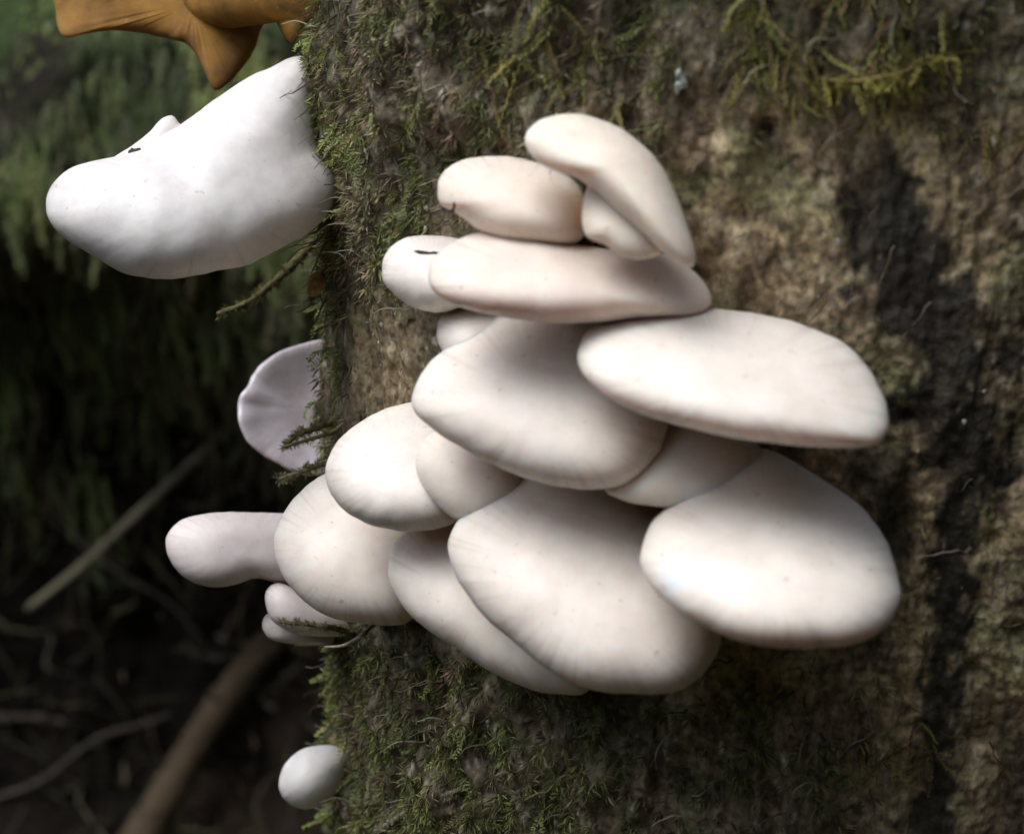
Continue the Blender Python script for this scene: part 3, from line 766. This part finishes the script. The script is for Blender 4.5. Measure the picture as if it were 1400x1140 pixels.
# pale lichen flecks, some standing in for wet glints
def d_flk(px, py, nz):
    return (0.8 * box(px, py, 400, 900, -BIG, 560, 50) + 0.7 * box(px, py, 430, 760, 860, BIG, 50) + 0.06 * box(px, py, 900, BIG, -BIG, BIG, 60)) * sstep(0.0, 0.4, nz) + 0.5 * box(px, py, 1040, 1180, 330, 440, 25)
p, nr, px, py, nz = scatter_trunk(9000, d_flk, 0.0008)
n = len(p)
tcx = np.where(rng.random(n)[:, None] > 0.6, cvar(n, (0.42, 0.43, 0.41), 0.3, 0.05), cvar(n, (0.24, 0.22, 0.16), 0.4))
instance_mesh('lichen_glint_flecks', FLAKES, p, jitter_dir(nr, 0.8, 0.2, 0.8, n), nr + rng.normal(size=(n, 3)) * 0.5, rng.uniform(0.0004, 0.0013, n), tcx * 0.8, tcx, M_FLAKE,
              'tiny pale lichen crusts and painted wet glints scattered over the trunk', 'lichen')

# moss curtain on the bank behind
sel = np.where((BANK_Z0[:, 2] > 0.44) & (BANK_Z0[:, 2] < 0.86) & (BANK_Z0[:, 0] > -0.55) & (BANK_Z0[:, 0] < 0.16))[0]
near = sel[(BANK_Z0[sel, 0] > -0.34) & (BANK_Z0[sel, 0] < 0.0) & (BANK_Z0[sel, 2] < 0.66)]
pick = np.r_[rng.choice(sel, 10000), rng.choice(near, 16000)]
p = BANK_V[pick] + rng.normal(size=(26000, 3)) * 0.004
mn = fbm(p * 11 + 2, 3)
ppx, ppy, _d = project(p)
k = rng.random(len(p)) < np.clip(0.55 + 1.3 * mn, 0.05, 1)
p, mn = p[k], mn[k]; n = len(p)
nr = np.tile([-0.1, -0.9, 0.3], (n, 1)) + rng.normal(size=(n, 3)) * 0.3
xd = np.c_[rng.normal(size=n) * 0.25, -np.abs(rng.normal(size=n)) * 0.35 - 0.05, -np.ones(n)]
qx_, qy_, _d = project(p)
gb = sstep(-0.1, 0.5, mn + 0.35 * sstep(200, 60, qx_))[:, None]  # tips painted brighter at far left, imitating the lit side of the bank
bc = cvar(n, (0.014, 0.016, 0.008)); tcx = cvar(n, (0.14, 0.165, 0.065), 0.6) * (1 - gb) + cvar(n, (0.46, 0.56, 0.17), 0.5) * gb
instance_mesh('bank_moss', FRONDS, p, xd, nr, rng.uniform(0.007, 0.017, n), bc, tcx, M_MOSS, 'green moss curtain hanging over the bank behind the trunk', 'moss')
# longer strands that hang down over the hollow, thinning out downward
sel = np.where((BANK_Z0[:, 2] > 0.22) & (BANK_Z0[:, 2] < 0.53) & (BANK_Z0[:, 0] > -0.45) & (BANK_Z0[:, 0] < 0.1))[0]
pick = rng.choice(sel, 9000)
k = rng.random(9000) < sstep(0.18, 0.50, BANK_Z0[pick, 2] + 0.12 * fbm(BANK_Z0[pick] * np.array([22, 22, 3]), 3))
p = BANK_V[pick[k]] + rng.normal(size=(k.sum(), 3)) * 0.006 + [0, -0.006, 0]; n = len(p)
gb = sstep(-0.3, 0.5, fbm(p * np.array([30, 30, 8]), 3))[:, None]
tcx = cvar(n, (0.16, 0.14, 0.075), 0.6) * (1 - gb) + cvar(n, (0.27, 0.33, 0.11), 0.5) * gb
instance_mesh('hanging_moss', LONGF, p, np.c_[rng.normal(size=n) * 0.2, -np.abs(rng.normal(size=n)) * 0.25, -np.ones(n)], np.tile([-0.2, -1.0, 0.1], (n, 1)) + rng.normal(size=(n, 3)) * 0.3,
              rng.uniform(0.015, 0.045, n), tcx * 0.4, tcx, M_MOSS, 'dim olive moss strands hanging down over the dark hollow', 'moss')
# litter in the hollow
sel = np.where((BANK_Z0[:, 2] < 0.46) & (BANK_Z0[:, 0] > -0.5) & (BANK_Z0[:, 0] < 0.16) & (BANK_Z0[:, 1] > 0.4))[0]
pick = rng.choice(sel, 3600)
p = BANK_V[pick] + rng.normal(size=(3600, 3)) * 0.008
n = len(p)
tcx = np.where(rng.random(n)[:, None] > 0.7, cvar(n, (0.18, 0.14, 0.10), 0.5), cvar(n, (0.08, 0.08, 0.042), 0.5))
instance_mesh('forest_litter', FIBRES, p, rng.normal(size=(n, 3)), np.tile([0, -0.3, 1.0], (n, 1)), rng.uniform(0.02, 0.07, n), tcx * 0.7, tcx, M_TWIG,
              'dim tangle of rootlets and litter in the hollow behind the trunk', 'litter')

# unseen foliage added to cut low sky light: open toward the upper left, closed elsewhere
m_ = 9000
az = rng.uniform(-math.pi, math.pi, m_)                      # 0 = behind the trunk, -pi/2 = left
rr = rng.uniform(2.4, 5.5, m_)
left = np.clip(np.cos(az + math.pi / 2) * 1.6, 0, 1)
lim = np.radians(46 * (1 - left) + 18 * left)
el = rng.random(m_) * lim
p = np.c_[np.sin(az) * rr, np.cos(az) * rr, 0.3 + np.tan(el) * rr]
p = p[(p[:, 2] < 8) & ~((np.abs(p[:, 0]) < 1.2) & (p[:, 1] > 0) & (p[:, 1] < 3))]
n = len(p)
instance_mesh('unseen_foliage_screen', TUFTS, p, rng.normal(size=(n, 3)) + [0, 0, -0.4], rng.normal(size=(n, 3)), rng.uniform(0.4, 0.8, n), cvar(n, (0.03, 0.035, 0.015)), cvar(n, (0.055, 0.085, 0.03)), M_MOSS,
              'unseen dark foliage added round the trunk to block low sky light', 'added foliage')

# ------------------------------------------------------------------ twigs, debris
def twig(name, label, cat, pts, radii, colr, n=22, mossy=0, moss_c=((0.06, 0.05, 0.02), (0.17, 0.17, 0.05)), moss_len=0.004, wob=0.25, down=0.3, group=None):
    pth = smooth_path(pts, n)
    rad = np.interp(np.linspace(0, 1, n), np.linspace(0, 1, len(radii)), radii)
    v_, f_ = tube(pth, rad, 9, wob, len(pts))
    cc = np.array(colr) * (1 + 0.35 * fbm(v_ * 160, 3))[:, None]
    root = empty(name, pts[0])
    tag(root, label, cat, group)
    mesh_obj('stem', v_, f_, M_TWIG, root, attrs={'tone': rgba(cc)})
    if mossy:
        u = rng.uniform(0.0, 1, mossy)
        pp = np.array([tuple(q) for q in pth]); i = np.minimum((u * (n - 1)).astype(int), n - 2); f = (u * (n - 1) - i)[:, None]
        pos = pp[i] * (1 - f) + pp[i + 1] * f
        tg = pp[i + 1] - pp[i]; tg /= np.linalg.norm(tg, axis=1)[:, None]
        rd = rng.normal(size=(mossy, 3)); rd -= (rd * tg).sum(1)[:, None] * tg; rd /= np.linalg.norm(rd, axis=1)[:, None]
        pos = pos + rd * np.interp(u, np.linspace(0, 1, len(radii)), radii)[:, None] * 0.8
        o = instance_mesh('moss_leaves', FRONDS if moss_len > 0.006 else TUFTS, pos, rd * 0.9 + tg * rng.normal(size=mossy)[:, None] * 0.6 + np.array([0, 0, -down]), rd + rng.normal(size=(mossy, 3)) * 0.5,
                          rng.uniform(0.5, 1.2, mossy) * moss_len * (1 if moss_len > 0.006 else 0.62), cvar(mossy, moss_c[0]), cvar(mossy, moss_c[1], 0.4) * 1.4, M_MOSS, None, None)
        o.parent = root; o.matrix_parent_inverse = root.matrix_world.inverted()
    return root

sd = lambda py: trunk_depth(440, py)
twig('mossy_twig', 'mossy greenish twig poking down from behind the largest white mushroom', 'twig',
     [P(470, 300, sd(300) + 0.03), P(435, 326, sd(326) + 0.01), P(390, 372, sd(370)), P(345, 410, sd(400)), P(297, 430, sd(420) - 0.002)], [0.0016, 0.0015, 0.0012, 0.0008], (0.10, 0.09, 0.04), mossy=150, moss_len=0.0034)
twig('moss_sprig', 'upper moss sprig arching across the lilac dished mushroom', 'moss sprig',
     [P(505, 568, trunk_depth(505, 568) + 0.004), P(470, 574, 0.775), P(432, 585, 0.772), P(405, 595, 0.771), P(390, 610, 0.772)], [0.0010, 0.0010, 0.0006], (0.13, 0.12, 0.05), mossy=130, moss_len=0.0032)
twig('moss_sprig', 'short side shoot under the upper moss sprig, beside the lilac mushroom', 'moss sprig',
     [P(480, 572, 0.772), P(455, 590, 0.770), P(425, 600, 0.770), P(385, 612, 0.770)], [0.0008, 0.0007, 0.0004], (0.13, 0.12, 0.05), mossy=60, moss_len=0.0028)
twig('moss_sprig', 'lower moss sprig just above the rounded left cap', 'moss sprig',
     [P(490, 605, trunk_depth(490, 605) + 0.004), P(460, 625, 0.770), P(425, 640, 0.768), P(380, 656, 0.768)], [0.0012, 0.0010, 0.0006], (0.15, 0.14, 0.08), mossy=130, moss_c=((0.08, 0.07, 0.03), (0.22, 0.20, 0.10)), moss_len=0.0036)
twig('moss_sprig', 'moss sprig crossing the two tiny caps under the left end', 'moss sprig',
     [P(490, 868, trunk_depth(490, 868) + 0.004), P(455, 858, 0.772), P(420, 853, 0.771), P(383, 850, 0.772)], [0.0010, 0.0008, 0.0005], (0.12, 0.10, 0.05), mossy=90, moss_len=0.0030)
twig('dry_grass_blade', 'pale dry blade lying on the moss under the left caps', 'grass blade',
     [P(518, 846, trunk_depth(518, 846) - 0.004), P(495, 868, 0.752), P(470, 882, 0.758), P(445, 884, 0.764)], [0.0006, 0.0007, 0.0005, 0.0002], (0.36, 0.34, 0.25), wob=0.1)
twig('mossy_ridge_twig', 'pale moss grown twig lying against the trunk foot', 'twig',
     [P(510, 1140, trunk_depth(510, 1140) - 0.002), P(560, 1108, trunk_depth(560, 1108) - 0.003), P(620, 1082, trunk_depth(620, 1082) - 0.003), P(670, 1062, trunk_depth(670, 1062))], [0.0008, 0.0009, 0.0006], (0.22, 0.20, 0.14),
     mossy=110, moss_c=((0.10, 0.09, 0.05), (0.28, 0.26, 0.16)), moss_len=0.003)
twig('moss_sprig', 'lone upright moss shoot below the half hidden cream cap', 'moss sprig',
     [P(572, 935, trunk_depth(572, 935)), P(573, 900, trunk_depth(573, 900) - 0.004), P(570, 872, trunk_depth(570, 872) - 0.004)], [0.0008, 0.0006, 0.0004], (0.14, 0.13, 0.05), mossy=70, moss_len=0.003)
twig('feather_sprig', 'longest yellow moss branch on the upper right wood', 'moss sprig',
     [P(1115, 108, trunk_depth(1115, 108) - 0.003), P(1165, 112, trunk_depth(1165, 112) - 0.004), P(1220, 104, trunk_depth(1220, 104) - 0.004), P(1265, 88, trunk_depth(1265, 88) - 0.004), P(1308, 76, trunk_depth(1308, 76) - 0.002)],
     [0.0006, 0.0007, 0.0006, 0.0003], (0.16, 0.12, 0.04), mossy=110, moss_c=((0.10, 0.08, 0.02), (0.26, 0.24, 0.05)), moss_len=0.0075, down=0.7)
b0 = twig('bud_stalk', 'thin dry stalk ending in a yellowish bud at the trunk edge', 'stalk',
     [P(470, 330, trunk_depth(470, 330) + 0.003), P(455, 345, 0.765), P(445, 365, 0.766), P(436, 382, 0.767)], [0.0005, 0.0004, 0.0003], (0.16, 0.11, 0.05), wob=0.1)
bv, bf = tube(smooth_path([P(441, 372, 0.767), P(435, 382, 0.767), P(430, 393, 0.767), P(423, 405, 0.768)], 9), [0.0005, 0.0016, 0.0024, 0.0028, 0.0029, 0.0026, 0.0020, 0.0014, 0.0004], 12, 0.08)
mesh_obj('bud', bv, bf, M_TWIG, b0, attrs={'tone': rgba(np.tile([0.30, 0.20, 0.07], (len(bv), 1)))})

def bd(px, py, o): return P(px, py, bank_depth(px, py) - o)
twig('fallen_stick', 'straight grey stick leaning in the dark hollow', 'stick', [bd(38, 832, 0.07), bd(110, 775, 0.06), bd(200, 690, 0.05), bd(270, 625, 0.03), bd(325, 575, -0.01)], [0.0022, 0.0027, 0.0027, 0.0026, 0.002], (0.26, 0.235, 0.16), wob=0.08)
twig('thin_stick', 'thin dark stick crossing behind the straight grey one', 'stick', [bd(-60, 610, 0.0), bd(60, 700, 0.015), bd(150, 775, 0.015), bd(240, 832, 0.012), bd(320, 930, -0.01)], [0.0010, 0.0012, 0.0012, 0.0008], (0.14, 0.12, 0.10), wob=0.1)
twig('root', 'slender curved root low in the dark hollow', 'root', [bd(-60, 1105, -0.01), bd(50, 1070, 0.012), bd(130, 1010, 0.012), bd(210, 985, 0.01), bd(300, 945, -0.01)], [0.0018, 0.0016, 0.0014, 0.0010], (0.10, 0.085, 0.07), wob=0.12)
twig('root', 'thin pale root above the slender curved one', 'root', [bd(-60, 985, -0.01), bd(20, 980, 0.01), bd(80, 985, 0.01), bd(135, 1010, -0.01)], [0.002, 0.0022, 0.0012], (0.10, 0.08, 0.065), wob=0.12)
twig('rotten_branch', 'thick orange brown rotten branch rising from the bottom of the hollow', 'branch', [bd(150, 1220, 0.05), bd(205, 1125, 0.045), bd(265, 1020, 0.03), bd(330, 925, 0.015), bd(400, 850, -0.02)], [0.014, 0.012, 0.010, 0.010, 0.012], (0.095, 0.068, 0.042),
     n=30, mossy=260, moss_c=((0.02, 0.02, 0.01), (0.04, 0.05, 0.02)), moss_len=0.007, wob=0.12)
twig('hanging_moss_strand', 'pale moss strand dangling from the bank lip below the largest white mushroom', 'moss strand', [bd(178, 385, -0.01), bd(172, 430, 0.03), bd(165, 480, 0.035), bd(172, 535, 0.035)], [0.0016, 0.0014, 0.0010, 0.0005], (0.10, 0.10, 0.04), mossy=320,
     moss_c=((0.05, 0.055, 0.02), (0.13, 0.15, 0.06)), moss_len=0.007, down=0.9)

def fleck(label, key, pts, r):
    dfun, Tf = MUSH[key]
    deps = []
    me = [o for o in bpy.data.objects if o.name.startswith('cap') and o.parent and o.parent.get('label') == MUSH_LABEL[key]][0].data
    nv = len(me.vertices); co = np.empty(nv * 3, np.float32); me.vertices.foreach_get('co', co); co = co.reshape(-1, 3)
    qx, qy, qd = project(co.astype(float))
    out = []
    for (x, y) in pts:
        i = np.argmin((qx - x) ** 2 + (qy - y) ** 2)
        out.append(P(x, y, qd[i] - r * 0.3))
    v_, f_ = tube(smooth_path(out, 9), np.interp(np.linspace(0, 1, 9), [0, 0.25, 0.5, 0.8, 1], [r * 0.25, r, r * 0.7, r * 0.9, r * 0.15]), 6, 0.5)
    o = mesh_obj('fleck_crack_mark', v_, f_, M_DARK)
    tag(o, label, 'debris')
MUSH_LABEL = {'K': 'small round white mushroom carrying a dark twig fleck', 'A': 'largest bright white mushroom on the trunk side below the orange withered one', 'I': 'pinkish cream mushroom with a dark notched edge beside the topmost curved one'}
fleck('dark thin bark fleck lying on the small round white mushroom', 'K', [(566, 343), (580, 346), (595, 346), (608, 347)], 0.0006)
fleck('black crumb stuck near the fold of the largest white mushroom', 'A', [(176, 209), (183, 208), (192, 206)], 0.0013)
fleck('dark sliver added as the crack in the notched edge of the pinkish cream mushroom', 'I', [(618, 290), (621, 284), (622, 276)], 0.0005)  # added dark sliver standing in for the crack

# pale lichen crust above the right wood
bv, bf = [], []
for k in range(26):
    a = 2 * math.pi * k / 26
    rr = 1 + 0.35 * math.sin(3 * a + 1) + 0.2 * math.sin(7 * a)
    x, y = 930 + 9 * rr * math.cos(a), 112 + 19 * rr * math.sin(a)
    bv.append(tuple(P(x, y, trunk_depth(x, y) + 0.001)))
for k in range(26):
    a = 2 * math.pi * k / 26
    rr = 0.75 + 0.25 * math.sin(3 * a + 1)
    x, y = 930 + 8 * rr * math.cos(a), 112 + 17 * rr * math.sin(a)
    bv.append(tuple(P(x, y, trunk_depth(x, y) - 0.0065 - 0.0012 * math.sin(5 * a))))
bf = [(k, (k + 1) % 26, 26 + (k + 1) % 26, 26 + k) for k in range(26)] + [tuple(range(26, 52))]
tag(mesh_obj('lichen_patch', bv, bf, M_FLAKE, attrs={'tone': rgba(np.tile([0.60, 0.68, 0.60], (52, 1)))}), 'pale green lichen patch on the wood above the topmost mushroom', 'lichen')
